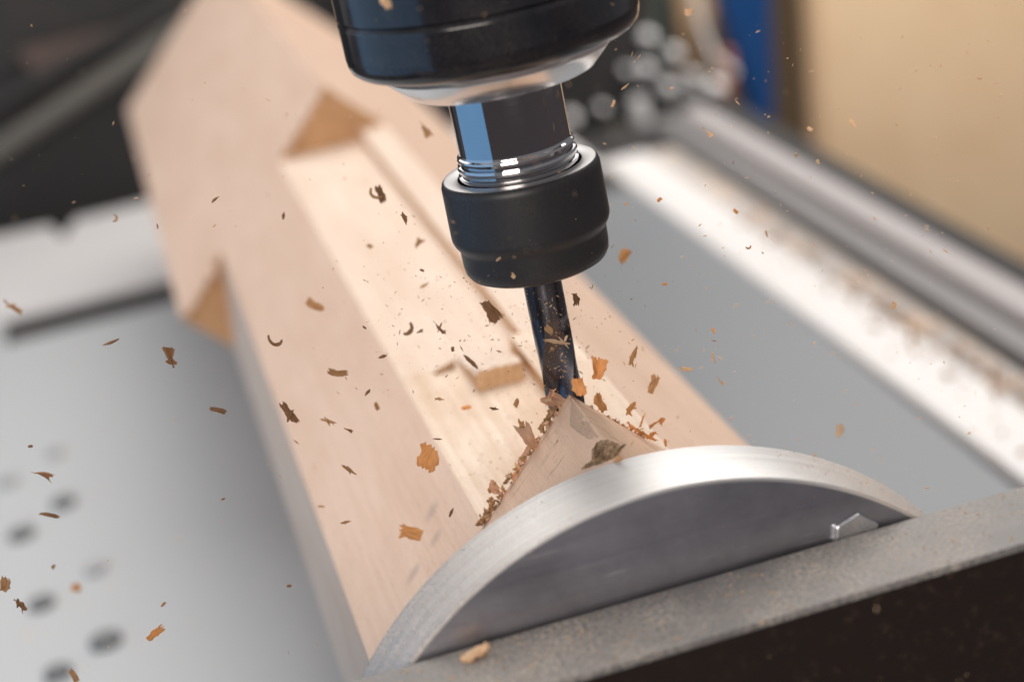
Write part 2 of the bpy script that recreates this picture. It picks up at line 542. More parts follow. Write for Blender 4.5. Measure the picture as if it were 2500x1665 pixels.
P = lambda x, y, Y: on_plane(x, y, 1, Y)
tag(tube('diagonal_strut', [P(-60, 385, 1520), P(430, 60, 1520)], 13, M_GREYBAR), 'dim grey strut slanting across the dark column', 'strut')
tag(tube('diagonal_strut', [P(-60, 270, 1535), P(430, 0, 1535)], 9, M_DARK), 'black strut slanting above the grey one', 'strut')
panel('guard_plate', [(40, 120), (110, 210), (330, 60), (200, 80)], 1545, 10, M_BROWNBAR, 'dim brown guard plate above the slanting grey strut', 'plate')

# tail drive with bolts, far right
e = empty('tail_drive', 'dark gearbox with bolt heads painted as glints at the far end of the rails', 'gearbox', (380, 1500, -255))
def child(o, parent):
    o.parent = parent
    o.matrix_parent_inverse = Matrix.Translation(-parent.location)
    return o
child(bbox_obj('gear_case', (150, 455, 1470, 1555, -300, -60), M_DARK, bevel=8), e)
for (px, py, r) in ((1488, 162, 7.5), (1540, 205, 6.5), (1652, 205, 8.0), (1600, 178, 5.0), (1494, 88, 7.0), (1556, 125, 6.0), (1600, 205, 4.5), (1389, 252, 4.5), (1318, 275, 7.0), (1446, 165, 4.0)):
    p = P(px, py, 1455)
    v, f = lathe([(0.01, -r * 0.75), (r * 0.55, -r * 0.62), (r * 0.9, -r * 0.3), (r, 0), (r, 20), (0.01, 20)], 'y', 24, p)
    child(mesh_obj('bolt_head', v, f, M_SATIN, None, 40), e)
child(tube('lever', [P(1468, 225, 1450), P(1470, 262, 1450), P(1485, 300, 1450)], 9.5, M_SATIN), e)
child(tube('lever', [P(1400, 300, 1440), P(1520, 335, 1440)], 8, M_GREYBAR), e)

panel('blue_post', [(1640, -60), (1768, -60), (1780, 250), (1776, 330), (1752, 330), (1716, 200)], 1720, 40, M_BLUE, 'saturated blue tapering post standing beyond the bolts', 'post')
panel('tan_post', [(1556, -60), (1650, -60), (1625, 190), (1575, 190)], 1800, 30, M_TANPOST, 'pale tan post beside the blue post', 'post')
panel('green_post', [(1520, -60), (1556, -60), (1545, 190), (1515, 190)], 1830, 30, M_GREEN, 'dim green post left of the tan one', 'post')
tag(tube('orange_hose', [P(1668, 120, 1700), P(1672, 170, 1700), P(1660, 230, 1700)], 9, M_ORANGE), 'short orange hose end beside the blue post', 'hose')
tag(tube('slack_cable', [P(1500, -40, 1600), P(1512, 30, 1600), P(1498, 80, 1590), P(1470, 120, 1580)], 4, M_GREEN), 'thin dark green cable hanging above the bolt heads', 'cable')
tag(tube('slack_cable', [P(1590, -40, 1640), P(1612, 60, 1640), P(1640, 130, 1630), P(1690, 170, 1620)], 3.5, M_SATIN), 'thin pale cable crossing in front of the tan post', 'cable')
panel('beige_board', [(1864, -80), (2700, -80), (2700, 900), (1920, 900)], 1900, 25, M_BEIGE, 'large beige board upright beyond the rails', 'board')
panel('tan_edge_post', [(1846, -80), (1874, -80), (1912, 600), (1884, 600)], 1870, 20, M_TANPOST, 'narrow tan post edging the beige board', 'post')

# ------------------------------------------------------------------ headstock with its disc
BZ = -25.3
e = empty('headstock', 'black headstock plate with a dusty steel top in front of the disc', 'headstock', (60, -110, BED))
v, f = box(-420, 330, -123.9, -93, BED, BZ - 2.5)  # left end lengthened out of view to shade the near bed
child(mesh_obj('front_plate', v, f, M_BARFRONT), e)
o = bbox_obj('top_cap', (-420, 330, -124.4, -92.4, BZ - 2.4, BZ), M_BARTOP, bevel=0.5)
child(o, e)
v, f = lathe([(0.01, -93), (30, -93), (30, -88), (0.01, -88)], 'y', 48, (0, 0, -108))
child(mesh_obj('bearing', v, f, M_STEEL, None, 35), e)

DC = (1.5, 0, -108.0)
DR, DY0, DY1 = 112.4, -90.1, -63.5
e = empty('faceplate_disc', 'thick round aluminium faceplate holding the near end of the post', 'disc', (DC[0], -75, DC[2]))
v, f = lathe([(20, DY0), (DR - 1.3, DY0), (DR - 0.35, DY0 + 0.35), (DR, DY0 + 1.3), (DR, DY1 - 0.6), (DR - 0.6, DY1), (20, DY1), (20, DY0)], 'y', 256, DC)
n = 15
idx = [1 if (k % 7) == 0 else 0 for k in range(len(f))]
child(mesh_obj('disc_body', v, f, [M_RIM, M_FACE], None, 25, idx), e)
bp = on_plane(1962, 1212, 1, DY0)
for (bx, bz) in ((bp[0], bp[2] - 2.6),):
    v, f = prism([(bx + x, bz + z) for x, z in hexa(7.6, 6, 0.3)], DY0 - 1.9, DY0 + 1, 'y')
    b = mesh_obj('hex_bolt', v, f, M_BOLT)
    md = b.modifiers.new('bevel', 'BEVEL'); md.width = 0.5 * MM; md.segments = 2
    child(b, e)

# ------------------------------------------------------------------ wooden post
post = empty('wooden_post', 'long squared pale wooden post being milled, clamped behind the aluminium disc', 'post', (0, 500, -222))
HT = 6.0
FLAT = [(90, -84), (90, -132), (0, -222), (-87.5, -134.5), (-81, -75)]
S0 = [(0, HT)] + FLAT
S1 = [(-36, -30), (9.5, -30), (9.9, -24.2), (30.2, -24.2)] + FLAT
S2 = [(-36, -30), (14, -30), (14.3, -24), (30, -24)] + FLAT
S3 = [(0, HT), (114, -108), (0, -222), (-114, -108)]
YS = [DY1 + 0.05, -8.0, 143.0, 550.0, 1215.0]
V, F, IDX = [], [], []
for k, (sec, rawf) in enumerate(((S0, None), (S1, None), (S2, None), (S3, None))):
    y0, y1 = YS[k], YS[k + 1]
    v, f = prism(sec, y0, y1, 'y')
    base = len(V)
    V += v
    n = len(sec)
    for q, fc in enumerate(f):
        F.append(tuple(base + i for i in fc))
        if q < 2:
            IDX.append(4 if k == 2 else 1)
        else:
            a, b = sec[q - 2], sec[(q - 1) % n]
            d = (b[0] - a[0], b[1] - a[1])
            raw = abs(abs(d[0]) - abs(d[1])) < 3.2 and abs(d[0]) > 20
            IDX.append((2 if k == 0 else 3) if raw else 5 if k == 1 and abs(d[0]) > 5 and d[0] > 0 and abs(d[1]) < 2 else 1 if abs(d[0]) < 1 and abs(d[1]) < 10 else 0)
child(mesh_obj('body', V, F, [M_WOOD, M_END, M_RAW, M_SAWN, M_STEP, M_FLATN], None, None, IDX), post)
# uncut island left standing on the milled flat
rs = random.Random(3)
xs = [-12 + 18.5 * k / 9 for k in range(10)]
ys = [107, 116, 128, 140, 152]
V, F, IDX = [], [], []
for j, y in enumerate(ys):
    for k, x in enumerate(xs):
        h = 8.5 * (1 - (y - 107) / 46) * (1 - 0.12 * k / 9) + (rs.random() - .5) * 1.1
        if k == 0: h *= 0.8
        V.append((x + (rs.random() - .5) * .6, y + (rs.random() - .5) * 1.2, -30 + max(h, -0.4)))
for k, x in enumerate(xs):
    V.append((x, 107 + (rs.random() - .5) * 1.0, -30.6))
n0 = len(ys) * 10
for j in range(len(ys) - 1):
    for k in range(9):
        F.append((j * 10 + k, j * 10 + k + 1, (j + 1) * 10 + k + 1, (j + 1) * 10 + k)); IDX.append(0)
for k in range(9):
    F.append((n0 + k, n0 + k + 1, k + 1, k)); IDX.append(1)
for e0 in (0, 9):
    b = len(V)
    V += [(xs[e0], y, -30.6) for y in ys]
    for j in range(len(ys) - 1):
        q = (j * 10 + e0, (j + 1) * 10 + e0, b + j + 1, b + j)
        F.append(q if e0 else q[::-1]); IDX.append(2)  # side walls get darker end-grain wood, their shade put into the colour
child(mesh_obj('uncut_wedge', V, F, [M_WOOD, M_STEP, M_END], None, None, IDX), post)

# ragged tongues of the sawn face left standing over the two end-grain shoulders
rs = random.Random(21)
def tongue(x0, x1, ln):
    m_ = (x0 + x1) / 2 + (rs.random() - .5) * 2
    pts = [(x0, 551), (x1, 551), (x1 + (rs.random() - .5), 550 - ln * 0.5), (m_, 550 - ln)]
    v = [(x, y, x + 6.0) for x, y in pts] + [(x + 1.0, y, x + 5.0) for x, y in pts]
    f = [(0, 1, 2, 3), (7, 6, 5, 4)] + [(i, i + 4, (i + 1) % 4 + 4, (i + 1) % 4) for i in range(4)]
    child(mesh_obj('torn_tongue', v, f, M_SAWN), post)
for k in range(7):
    x0 = -113 + k * 3.5
    tongue(x0, x0 + 3.6, 3 + 13 * rs.random())
for k in range(4):
    x0 = -30 + k * 7
    tongue(x0, x0 + 4, 2 + 6 * rs.random())

random.seed(7)
rnd = random.random


def rough_patch(name, pts, amp, lift, mat, n=26, plane=((1, 0, -1), -HT), seed=0):
    """outline read in the picture laid on the sawn left face, with real relief"""
    nv = np.array(plane[0], float)
    P3 = [on_gen(px, py, plane[0], plane[1]) for px, py in pts]
    nrm = Vector((-nv / np.linalg.norm(nv))) if nv[2] < 0 else Vector(nv / np.linalg.norm(nv))
    c = Vector(sum(P3) / len(P3))
    v, f = [tuple(c + nrm * lift)], []
    K = n * 2
    ring = []
    for i in range(K):
        t = i / K * len(P3)
        a, b = Vector(P3[int(t)]), Vector(P3[(int(t) + 1) % len(P3)])
        ring.append(a.lerp(b, t % 1))
    R = 9
    for r in range(1, R + 1):
        s = r / R
        for i in range(K):
            q = c.lerp(ring[i], s)
            if r == R:
                jit = noise.noise(q * 0.9 + Vector((seed, 0, 0))) * 1.0
                q = c.lerp(ring[i], 1 + jit * 0.10)
            h = lift * (1 - s ** 4) + amp * noise.fractal(q * 0.55 + Vector((seed, 3, 1)), 0.6, 2.0, 4) * (1 - s ** 6)
            if r == R: h = -0.3
            q = q + nrm * h
            q.y = max(q.y, -63.2)
            v.append(tuple(q))
    for i in range(K):
        f.append((0, 1 + i, 1 + (i + 1) % K))
    for r in range(R - 1):
        for i in range(K):
            a = 1 + r * K + i
            b = 1 + r * K + (i + 1) % K
            f.append((a, a + K, b + K, b))
    return child(mesh_obj(name, v, f, mat, None, 60), post)


rough_patch('weathered_strip', [(1311, 912), (1346, 958), (1381, 1008), (1359, 1016), (1330, 998), (1308, 979), (1309, 945)], 0.18, 0.12, M_WANE, seed=4)
rough_patch('bark_patch', [(1383, 1008), (1413, 1016), (1440, 1031), (1456, 1040), (1420, 1052), (1375, 1070), (1330, 1083), (1359, 1060), (1357, 1036), (1370, 1016)], 0.55, 0.55, M_BARK, seed=9)


# ------------------------------------------------------------------ chips and shavings
def chip_mesh(kind, L, Wd, rng, th=0.3):
    """a thin curved flake in its own plane, grain along x; returns verts, faces"""
    nu, nv_, jag, jag0, bend, prof = {
        'fan': (9, 17, 0.42, 0.05, 0.10, lambda u: 0.62 + 0.40 * u),
        'flake': (9, 10, 0.16, 0.14, 0.16, lambda u: 0.70 + 0.34 * math.sin(u * 2.6 + 0.3)),
        'wedge': (9, 9, 0.26, 0.05, 0.14, lambda u: 0.16 + 0.90 * u ** 1.4),
        'splinter': (12, 5, 0.16, 0.18, 0.12, lambda u: 0.25 + 0.80 * math.sin(math.pi * min(1, u * 0.9 + 0.08))),
        'curl': (16, 5, 0.08, 0.08, 1.0, lambda u: 0.45 + 0.6 * math.sin(math.pi * u))}[kind]
    ph = rng.random() * 20
    teeth = [rng.random() for _ in range(nv_)]
    teeth0 = [rng.random() for _ in range(nv_)]
    skew = (rng.random() - .5) * 0.5
    curl = 1.6 + 2.0 * rng.random()
    top = []
    for i in range(nu):
        u = i / (nu - 1)
        e = [noise.noise(Vector((u * 3.1, ph + 7 * s_, 0.3))) * 0.22 + noise.noise(Vector((u * 9.7, ph + 3 * s_, 2.3))) * 0.12 for s_ in (0, 1)]
        for j in range(nv_):
            w = j / (nv_ - 1)
            edge = e[0] * (1 - w) ** 2 - e[1] * w ** 2
            x = (u - 0.5) * L + skew * (w - .5) * Wd * (0.6 if kind in ('flake', 'fan') else 0)
            if u > 0.5:
                k = ((u - 0.5) / 0.5) ** 1.5
                x += (teeth[j] - 0.62) * jag * L * k * (1 if kind != 'fan' else (1.0 if j % 2 else 0.2))
            if u < 0.4:
                x += (teeth0[j] - 0.5) * jag0 * L * ((0.4 - u) / 0.4)
            y = ((w - 0.5) * prof(u) + edge) * Wd + Wd * 0.08 * math.sin(u * 4 + ph)
            if kind == 'curl':
                a = (u - 0.5) * curl
                rad = L / curl * 1.1
                off = (w - 0.5 + edge) * Wd * prof(u)
                x, y = (rad - off) * math.sin(a), rad - (rad - off) * math.cos(a)
                z = Wd * 0.5 * noise.noise(Vector((u * 3, w, ph)))
            else:
                z = bend * L * (u - 0.5) ** 2 * 2 * math.cos(ph) + 0.14 * Wd * math.sin(w * 4 + ph) + 0.18 * Wd * noise.noise(Vector((u * 2.5, w * 2.5, ph)))
            top.append((x, y, z))
    n = len(top)
    v = top + [(p[0], p[1], p[2] - th * (0.5 + 0.8 * rng.random())) for p in top]
    f = []
    for i in range(nu - 1):
        for j in range(nv_ - 1):
            a, b, c, d = i * nv_ + j, i * nv_ + j + 1, (i + 1) * nv_ + j + 1, (i + 1) * nv_ + j
            f.append((a, d, c, b))
            f.append((a + n, b + n, c + n, d + n))
    border = [j for j in range(nv_)] + [i * nv_ + nv_ - 1 for i in range(1, nu)] + [(nu - 1) * nv_ + j for j in range(nv_ - 2, -1, -1)] + [i * nv_ for i in range(nu - 2, 0, -1)]
    for i in range(len(border)):
        a, b = border[i], border[(i + 1) % len(border)]
        f.append((a, b, b + n, a + n))
    return v, f


def view_basis(ang, tilt_a, tilt_b):
    """columns: x along the picture angle, y across, z roughly to the viewer"""
    R = Matrix((tuple(RGT), tuple(UPV), tuple(-FWD))).transposed()
    return R @ Matrix.Rotation(math.radians(ang), 3, 'Z') @ Matrix.Rotation(tilt_a, 3, 'X') @ Matrix.Rotation(tilt_b, 3, 'Y')


def add_chip(px, py, L, Wd, ang, kind, colour, dist, label, rng, group='wood chips flying off the cutter', twig=0):
    s = dist / FPX * PK
    c = at_depth(px, py, dist)
    L, Wd = L * 0.95, Wd * 0.86
    v, f = chip_mesh(kind, L * s, Wd * s, rng, th=min(0.28, max(0.12, Wd * s * 0.1)))
    for k in range(twig):
        v2, f2 = chip_mesh('splinter', L * s * 0.6, Wd * s * 0.45, rng, th=0.2)
        r = Matrix.Rotation((rng.random() - .5) * 2.4, 3, 'Z')
        off = Vector(((rng.random() - .5) * L * s * 0.6, (rng.random() - .5) * Wd * s * 0.4, 0.1))
        b = len(v)
        v = v + [tuple(r @ Vector(p) + off) for p in v2]
        f = f + [tuple(b + i for i in q) for q in f2]
    o = mesh_obj('wood_chip', v, f, M_CHIP[colour], None, 50)
    o.rotation_euler = view_basis(ang, (rng.random() - .5) * 0.7, (rng.random() - .5) * 0.7).to_euler()
    o.location = tuple(c * MM)
    return tag(o, label, 'wood chip', group)


KW = {'fan': 'frayed fan-shaped', 'flake': 'flat flaky', 'wedge': 'wedge-shaped', 'splinter': 'thin splintery', 'curl': 'curled'}
CW = {'d': 'brown', 'm': 'tan', 'o': 'amber', 'l': 'pale'}
WHERE = {'t': 'over the bed left of the post', 'f': "in front of the post's sawn left face", 'm': 'above the milled flat of the post',
         'e': 'right beside the end mill', 'g': 'over the bed right of the post', 'r': 'in front of the rails',
         'b': 'before the dark background', 'h': 'before the black spindle housing'}
D0 = 630
CH = [  # px, py, length, width, angle, kind, colour, distance, where, twigs
    (28, 705, 52, 16, -35, 'wedge', 'm', 700, 't', 1), (255, 787, 44, 8, 30, 'splinter', 'd', D0, 't', 0), (392, 822, 50, 30, 100, 'wedge', 'd', D0, 't', 1),
    (502, 943, 42, 13, -8, 'flake', 'd', D0, 't', 0), (97, 1092, 54, 20, -18, 'wedge', 'd', D0, 't', 0), (115, 1184, 54, 11, -5, 'splinter', 'd', 640, 't', 1),
    (665, 950, 58, 24, -57, 'flake', 'd', D0, 'f', 1), (725, 702, 46, 20, -30, 'flake', 'm', 690, 'f', 0), (630, 792, 54, 11, -12, 'curl', 'd', D0, 'f', 0),
    (778, 857, 48, 18, -14, 'flake', 'm', 640, 'f', 0), (880, 820, 22, 8, 15, 'splinter', 'd', D0, 'f', 0), (845, 902, 22, 9, 50, 'splinter', 'd', D0, 'f', 1),
    (755, 968, 42, 8, -15, 'splinter', 'm', D0, 'f', 3), (801, 988, 22, 9, -25, 'wedge', 'd', D0, 'f', 0), (803, 1080, 42, 10, -40, 'splinter', 'm', D0, 'f', 1),
    (983, 1052, 58, 56, 60, 'flake', 'o', 612, 'f', 0), (945, 1225, 54, 40, 170, 'fan', 'o', 585, 'f', 0), (1037, 1178, 24, 7, 65, 'splinter', 'd', 600, 'f', 0),
    (866, 934, 20, 12, -60, 'flake', 'm', 650, 'f', 0), (795, 1200, 26, 6, 12, 'splinter', 'm', D0, 'f', 1), (738, 1164, 20, 6, 0, 'splinter', 'm', 660, 'f', 0),
    (358, 1455, 56, 22, 38, 'fan', 'o', 622, 't', 0), (376, 1388, 18, 7, 40, 'splinter', 'm', D0, 't', 0), (10, 1345, 34, 30, 70, 'fan', 'm', D0, 't', 0),
    (45, 1390, 38, 22, -52, 'wedge', 'd', D0, 't', 1), (175, 1350, 26, 22, 20, 'flake', 'o', 505, 't', 0), (170, 1553, 34, 16, -50, 'flake', 'm', 590, 't', 0),
    (495, 458, 22, 7, 42, 'splinter', 'd', D0, 'f', 1), (268, 503, 24, 6, 80, 'curl', 'm', 655, 't', 0), (652, 497, 20, 7, 82, 'splinter', 'd', 645, 'f', 0),
    (362, 521, 13, 4, -75, 'splinter', 'd', D0, 't', 0), (122, 1302, 13, 9, 50, 'flake', 'm', 660, 't', 0), (70, 1026, 12, 7, 15, 'flake', 'd', D0, 't', 0), (513, 1147, 11, 5, 20, 'splinter', 'd', D0, 't', 0), (665, 1346, 11, 7, 10, 'flake', 'd', 610, 't', 0),
    (874, 446, 46, 22, -70, 'flake', 'd', 655, 'm', 0), (858, 452, 44, 8, -35, 'curl', 'm', 655, 'm', 0), (930, 503, 32, 11, -75, 'splinter', 'd', D0, 'm', 1),
    (962, 560, 26, 20, 60, 'wedge', 'm', 690, 'm', 0), (977, 298, 44, 24, -52, 'wedge', 'm', 690, 'm', 1), (1130, 716, 58, 38, -62, 'fan', 'd', 640, 'm', 0),
    (1008, 752, 42, 11, -45, 'wedge', 'd', 640, 'm', 2), (945, 760, 40, 12, 60, 'curl', 'd', 655, 'm', 0), (965, 762, 16, 10, 20, 'wedge', 'd', 655, 'm', 0), (1083, 832, 46, 11, -48, 'splinter', 'd', 640, 'm', 1),
    (1187, 926, 24, 11, 70, 'splinter', 'm', D0, 'm', 2), (1136, 939, 22, 6, -15, 'splinter', 'd', D0, 'm', 1), (1072, 937, 24, 12, 10, 'flake', 'o', 680, 'm', 0), (1010, 917, 24, 6, -5, 'splinter', 'm', D0, 'm', 2),
    (1006, 1009, 24, 4, 0, 'splinter', 'd', D0, 'm', 0), (850, 566 + 0, 14, 9, -30, 'flake', 'm', 690, 'm', 0), (976, 656, 26, 8, 35, 'splinter', 'm', 680, 'm', 0), (970, 622, 12, 6, -25, 'flake', 'd', D0, 'm', 0), (838, 753, 12, 5, -45, 'splinter', 'd', D0, 'm', 0), (1041, 803, 12, 8, -70, 'flake', 'd', D0, 'm', 0),
    (1323, 688, 30, 18, -82, 'fan', 'd', 628, 'e', 0), (1280, 786, 64, 11, -8, 'splinter', 'l', 612, 'e', 1), (1262, 758, 24, 16, -50, 'flake', 'm', 612, 'e', 0), (1266, 806, 16, 14, 60, 'wedge', 'm', 616, 'e', 0), (1301, 778, 16, 7, 60, 'flake', 'l', 612, 'e', 0),
    (1376, 848, 52, 46, 84, 'fan', 'o', 626, 'e', 0), (1330, 888, 44, 34, 104, 'flake', 'o', 628, 'e', 0), (1380, 926, 48, 28, 112, 'flake', 'o', 626, 'e', 0), (1300, 726, 16, 10, 60, 'flake', 'm', 650, 'e', 0),
    (1456, 818, 50, 12, 68, 'splinter', 'o', 628, 'e', 2), (1502, 884, 46, 24, 80, 'fan', 'm', 640, 'e', 1), (1450, 938, 38, 16, 60, 'splinter', 'o', 626, 'e', 3), (1498, 1000, 34, 10, 30, 'splinter', 'o', 622, 'e', 2), (1530, 1018, 18, 8, 80, 'flake', 'o', 620, 'e', 0),
    (1437, 588, 36, 30, 40, 'flake', 'o', 555, 'g', 0), (1577, 848, 30, 11, -14, 'flake', 'l', 628, 'g', 0), (1657, 876, 28, 12, -35, 'wedge', 'l', 628, 'g', 0), (1638, 822, 28, 6, -82, 'curl', 'l', 628, 'g', 0),
    (1930, 990, 32, 20, 82, 'flake', 'l', 560, 'g', 0), (2055, 703, 20, 12, 60, 'curl', 'l', 628, 'r', 0), (1627, 304, 36, 16, -38, 'wedge', 'l', 600, 'b', 0), (1958, 283, 26, 9, -55, 'flake', 'l', 580, 'b', 0),
    (1437, 200, 24, 6, 42, 'splinter', 'l', 615, 'b', 0), (1410, 238, 20, 7, 70, 'flake', 'l', 640, 'b', 0), (1722, 571, 18, 5, 15, 'curl', 'm', 628, 'r', 0), (1528, 653, 12, 8, -10, 'flake', 'o', 618, 'g', 0), (1516, 460, 13, 8, 40, 'flake', 'o', 618, 'r', 0),
    (1640, 760, 14, 7, -65, 'flake', 'o', 628, 'g', 0), (1880, 372, 12, 9, -60, 'flake', 'l', 615, 'b', 0), (1762, 538, 18, 5, -85, 'splinter', 'l', 628, 'r', 0), (1692, 486, 14, 10, -20, 'flake', 'o', 590, 'r', 0), (1862, 297, 14, 10, -30, 'flake', 'l', 590, 'b', 0), (1830, 357, 10, 8, 70, 'curl', 'l', 620, 'b', 0),
    (2252, 181, 10, 7, 0, 'flake', 'l', 628, 'b', 0), (1544, 130 + 73, 12, 5, 10, 'splinter', 'l', 620, 'b', 0), (1584, 28, 18, 16, 0, 'flake', 'l', 570, 'b', 0), (1440, 398 + 71, 9, 8, 0, 'flake', 'l', 600, 'b', 0),
    (888, 8, 36, 26, -60, 'flake', 'l', 540, 'h', 1), (1180, 634, 11, 11, 70, 'flake', 'l', 590, 'e', 0), (1146, 596, 14, 6, 40, 'flake', 'l', 595, 'e', 0),
]
rng = random.Random(11)
for c in CH:
    px, py, L, Wd, ang, kind, colr, dist, wh, tw = c
    size = 'large' if L * Wd > 1400 else 'small' if L * Wd < 260 else 'medium'
    lab = f"{size} {KW[kind]} {CW[colr]} chip flying {WHERE[wh]}"
    add_chip(px, py, L, Wd, ang, kind, colr, dist, lab, rng, group='wood chips flying ' + WHERE[wh], twig=tw)

# a chip lying on top of the headstock
p = on_plane(1092, 1500, 2, BZ + 1.5)
v, f = chip_mesh('flake', 7.0, 4.6, rng, 1.6)
o = mesh_obj('wood_chip', v, f, M_CHIP['l'], None, 50)
o.location = (p[0] * MM, p[1] * MM, (BZ + 1.9) * MM)
o.rotation_euler = (0.15, -0.15, 0.5)
tag(o, 'thick pale wood chip lying on the dusty top of the headstock', 'wood chip')


def crumple(L, Wd, rng, amp=0.5):
    """a torn, crumpled shaving"""
    nu, nv_ = 11, 6
    ph = Vector((rng.random() * 50, rng.random() * 50, rng.random() * 50))
    top = []
    for i in range(nu):
        for j in range(nv_):
            u, w = i / (nu - 1), j / (nv_ - 1)
            p = Vector(((u - .5) * L, (w - .5) * Wd * (1 - 0.45 * u), 0))
            n1 = noise.noise_vector(p * (1.6 / max(Wd, 0.8)) + ph)
            n2 = noise.noise_vector(p * (4.2 / max(Wd, 0.8)) + ph * 2)
            p += n1 * Wd * amp * 0.55 + n2 * Wd * amp * 0.28
            p.z += Wd * 0.6 * math.sin(u * 3.0 + ph.x)
            if i in (0, nu - 1): p.x += (rng.random() - .5) * L * 0.3
            top.append(tuple(p))
    n = len(top)
    v = top + [(a, b, c - 0.25) for a, b, c in top]
    f = []
    for i in range(nu - 1):
        for j in range(nv_ - 1):
            a, b, c, d = i * nv_ + j, i * nv_ + j + 1, (i + 1) * nv_ + j + 1, (i + 1) * nv_ + j
            f += [(a, d, c, b), (a + n, b + n, c + n, d + n)]
    border = [j for j in range(nv_)] + [i * nv_ + nv_ - 1 for i in range(1, nu)] + [(nu - 1) * nv_ + j for j in range(nv_ - 2, -1, -1)] + [i * nv_ for i in range(nu - 2, 0, -1)]
    for i in range(len(border)):
        a, b = border[i], border[(i + 1) % len(border)]
        f.append((a, b, b + n, a + n))
    return v, f


def shaving(px, py, L, Wd, ang, col, amp, y=-8.6, tilt=(0, 0)):
    c = on_plane(px, py, 1, y)
    d = float((c - CAM) @ FWD)
    s = d / FPX * PK
    v, f = crumple(L * s, Wd * s, rng, amp)
    o = mesh_obj('torn_shaving', v, f, M_CHIP[col], None, 40)
    o.rotation_euler = view_basis(ang, tilt[0], tilt[1]).to_euler()
    o.location = tuple(c * MM)
    child(o, post)


# big torn flaps on the lip of the cut, then crumbs between them
for a in ((1283, 922, 62, 40, -25, 'p', 0.20), (1268, 905, 22, 14, 60, 'p', 0.5), (1258, 920, 22, 10, 15, 'l', 0.7), (1216, 1006, 66, 34, -62, 'p', 0.22), (1204, 990, 52, 13, -68, 'm', 0.7), (1249, 1008, 34, 20, 62, 'm', 0.4),
          (1262, 960, 34, 17, 60, 'm', 0.8), (1270, 942, 22, 12, 40, 'm', 0.8), (1246, 980, 24, 10, 62, 'm', 0.8), (1210, 1040, 40, 15, 66, 'p', 0.7), (1192, 1072, 28, 15, 60, 'm', 0.8), (1184, 1094, 24, 14, 60, 'p', 0.8),
          (1144, 1130, 48, 20, -48, 'p', 0.5), (1130, 1120, 26, 12, 70, 'm', 0.8), (1160, 1142, 30, 12, 35, 'm', 0.6), (1150, 1160, 34, 15, 50, 'm', 0.8), (1134, 1172, 34, 18, 45, 'm', 0.8), (1118, 1188, 38, 18, 40, 'l', 0.8), (1108, 1200, 26, 14, 30, 'm', 0.8), (1126, 1150, 16, 8, 30, 'm', 0.8)):
    shaving(*a)
for k in range(60):
    t = rnd()
    px, py = 1292 + (1104 - 1292) * t + (rnd() - .6) * 16, 932 + (1204 - 932) * t + (rnd() - .5) * 14
    shaving(px, py, 8 + rnd() * 14, 4 + rnd() * 6, rnd() * 180, random.choice('mmpol'), 0.8)
# fibres along the right lip
for k in range(70):
    t = rnd() ** 0.8
    px, py = 1335 + (1478 - 1335) * t + (rnd() - .5) * 8, 932 + (1004 - 932) * t + (rnd() - .6) * 12
    L = 6 + rnd() * 12
    shaving(px, py, L, 2 + rnd() * 3, 20 + rnd() * 130, random.choice('oolm'), 0.5, y=-9)
for a in ((1470, 992, 40, 8, -35, 'o', 0.6), (1490, 1003, 44, 9, -28, 'o', 0.5), (1455, 982, 30, 6, -40, 'o', 0.7), (1476, 968, 34, 5, 70, 'o', 0.5), (1508, 972, 34, 7, 35, 'o', 0.6), (1522, 968, 18, 10, 60, 'o', 0.8)):
    shaving(*a, y=-12)


# ------------------------------------------------------------------ fine sawdust
def specks(name, items, mat, label, parent=None):
    V, F = [], []
    for c, s, el in items:
        d = Vector((rng.random() - .5, rng.random() - .5, rng.random() - .5)).normalized()
        a = d.orthogonal().normalized()
        b = d.cross(a)
        c = Vector(c)
        k = len(V)
        V += [c + d * s * el, c - d * s * el, c + a * s * .5, c - a * s * .42 + b * s * .2, c + b * s * .45]
        F += [(k, k + 2, k + 4), (k, k + 4, k + 3), (k, k + 3, k + 2), (k + 1, k + 4, k + 2), (k + 1, k + 3, k + 4), (k + 1, k + 2, k + 3)]
    return tag(mesh_obj(name, V, F, mat), label, 'sawdust', kind='stuff')


it, it2 = [], []
for k in range(520):       # dense spray round the cutter
    px = rng.gauss(1200, 150); py = rng.gauss(760, 140)
    it.append((at_depth(px, py, rng.gauss(628, 22)), 0.10 + 0.55 * rng.random() ** 3, 0.8 + rng.random() * 1.6))
for k in range(190):       # over the tool itself
    t = rng.random()
    px = 1248 + 55 * t + rng.gauss(0, 26); py = 660 + 240 * t + rng.gauss(0, 20)
    it2.append((at_depth(px, py, rng.gauss(612, 6)), 0.10 + 0.42 * rng.random() ** 3, 0.8 + rng.random() * 1.2))
for k in range(700):       # everywhere
    px = rng.random() * 2450 - 40; py = rng.random() * 1640 - 30
    it2.append((at_depth(px, py, 480 + 190 * rng.random()), 0.10 + 0.5 * rng.random() ** 3, 0.8 + rng.random() * 1.5))
for k in range(480):       # drifting to the right
    px = 1350 + rng.random() * 950; py = 80 + rng.random() * 1050
    it2.append((at_depth(px, py, rng.gauss(615, 35)), 0.14 + 0.6 * rng.random() ** 3, 0.8 + rng.random() * 1.5))
for k in range(260):       # a plume thrown off to the left of the cutter
    t = rng.random()
    it.append((at_depth(1250 - 420 * t + rng.gauss(0, 60), 820 - 160 * t + rng.gauss(0, 90), rng.gauss(628, 30)), 0.10 + 0.35 * rng.random() ** 3, 0.8 + rng.random() * 2.2))
specks('flying_sawdust', it, M_CHIP['m'], 'fine tan sawdust hanging in the air around the end mill')
specks('flying_sawdust', it2, M_CHIP['l'], 'fine pale sawdust drifting through the whole picture')
it = []
